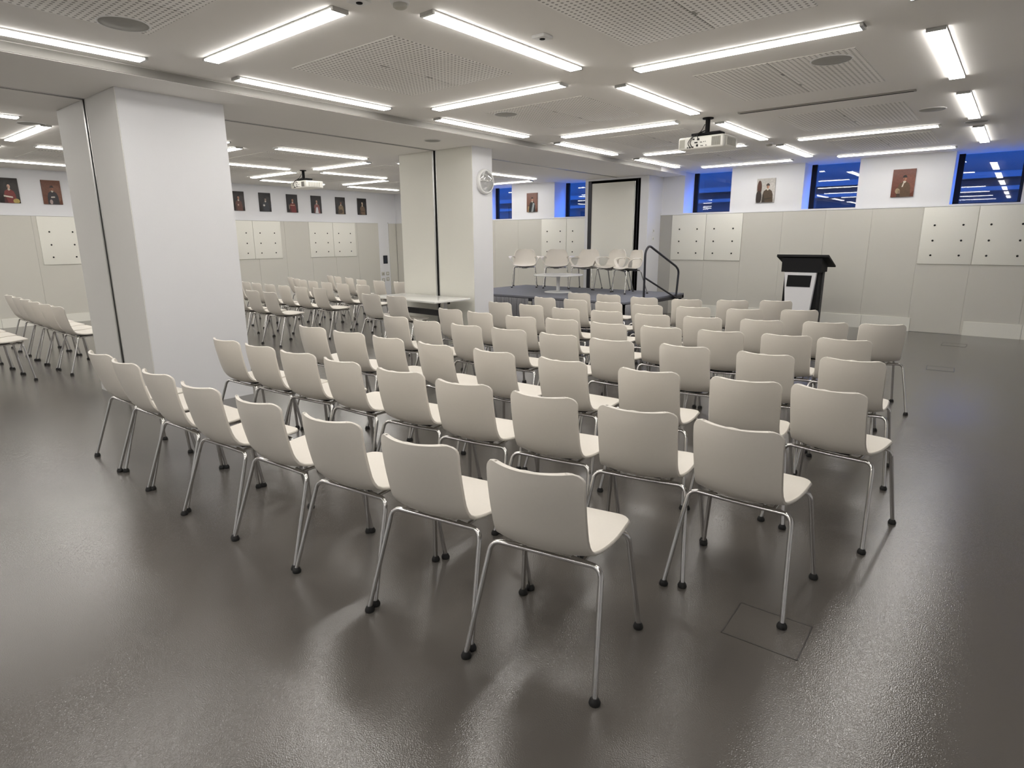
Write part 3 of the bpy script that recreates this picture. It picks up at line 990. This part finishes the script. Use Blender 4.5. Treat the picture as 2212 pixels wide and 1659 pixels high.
t = thing('coffee_table', 'low round white pedestal table on the stage in front of the armchairs', 'table', (-6.96, 9.93, SH))
MB().lathe([(.465, .318), (.48, .324), (.48, .336), (.475, .342)], n=56).build('tabletop', M['tabletop'], t)
MB().lathe([(.036, .012), (.034, .05), (.034, .28), (.06, .318)], n=24).build('pedestal', M['white'], t)
MB().lathe([(.265, 0), (.265, .008), (.24, .014), (.05, .02)], n=48).build('base_disc', M['white'], t)

# ------------------------------------------------------------------ lectern
t = thing('lectern', 'black lectern with a white tapered front panel, right of the stage', 'lectern', (-2.81, 11.0, 0))
# side frames lean: black carcass, wide at top, white tapered panel in front
MB().prism([(-.31, 1.005), (.31, 1.005), (.31, 1.235), (-.31, 1.235)], 'y', 0, .40).build('head_box', M['black'], t)
MB().prism([(-.015, 1.255), (.0, 1.29), (.56, 1.10), (.555, 1.075)], 'x', -.40, .40).build('reading_board', M['black'], t)
g = MB()
g.prism([(-.275, 0), (.275, 0), (.265, 1.005), (-.265, 1.005)], 'y', .05, .30)
g.build('carcass', M['black'], t)
MB().prism([(.24, 0), (.37, 0), (.38, 1.03), (.36, 1.07), (.31, 1.09), (.24, 1.05)], 'x', .262, .285).build('side_panel', M['charcoal'], t)
MB().prism([(.24, 0), (.37, 0), (.38, 1.03), (.36, 1.07), (.31, 1.09), (.24, 1.05)], 'x', -.285, -.262).build('side_panel', M['charcoal'], t)
fp = MB().prism([(-.165, .02), (.165, .02), (.245, 1.0), (-.245, 1.0)], 'y', -.03, .05).build('front_panel', M['lectern_white'], t)
MB().prism([(-.20, .765), (.17, .765), (.185, .955), (-.19, .955)], 'y', -.034, -.029).build('sign_plate', M['black'], fp)
MB().box(-.29, -.01, 0, .29, .36, .03).build('base_plate', M['black'], t)

# ------------------------------------------------------------------ table beside the column
t = thing('folding_table', 'white-topped flip table pushed against the clock column', 'table', (-6.775, 6.115, 0), R(-2.5))
MB().bbox(-.735, -.34, .715, .735, .34, .742, .006).build('tabletop', M['tabletop'], t)
for s in (-1, 1):
    l = MB().box(s * .55 - .03, -.035, .06, s * .55 + .03, .035, .715).bbox(s * .55 - .03, -.30, .05, s * .55 + .03, .30, .085, .008).build('leg', M['alu'], t)
    for yy in (-.27, .27):
        MB().cyl((s * .55 - .02, yy, .028), (s * .55 + .02, yy, .028), .028, n=16).build('castor', M['rubber'], l)
MB().box(-.55, -.02, .50, .55, .02, .58).box(-.50, .06, .66, .50, .16, .70).build('cross_bar', M['charcoal'], t)
MB().bbox(-.50, -.16, .28, .50, .16, .30, .006).build('lower_shelf', M['tabletop'], t)

# ------------------------------------------------------------------ floor boxes
M['hatch_line'] = mat('dark_floor_joint', (.05, .046, .042), .5)
for x, y, a, w_, h, lb in ((-.59, 2.35, 2, .29, .26, 'square floor hatch by the right end of the nearest rows'), (-.60, 11.1, 0, .30, .30, 'square floor hatch near the far wall on the right'), (-.58, 8.92, 4, .28, .28, 'square floor hatch on the open floor at the right, nearer than the wall')):
    t = thing('floor_hatch', lb, 'floor hatch', (x, y, 0), R(a), 'floor hatches')
    g = MB()
    e_ = .0045
    for (x0, y0, x1, y1) in ((-w_ / 2, -h / 2, w_ / 2, -h / 2 + e_), (-w_ / 2, h / 2 - e_, w_ / 2, h / 2), (-w_ / 2, -h / 2, -w_ / 2 + e_, h / 2), (w_ / 2 - e_, -h / 2, w_ / 2, h / 2)):
        g.box(x0, y0, 0, x1, y1, .0014)
    g.build('hatch_edge', M['hatch_line'], t)
    MB().box(-w_ / 2 + e_, -h / 2 + e_, 0, w_ / 2 - e_, h / 2 - e_, .0008).build('lid', M['floor'], t)
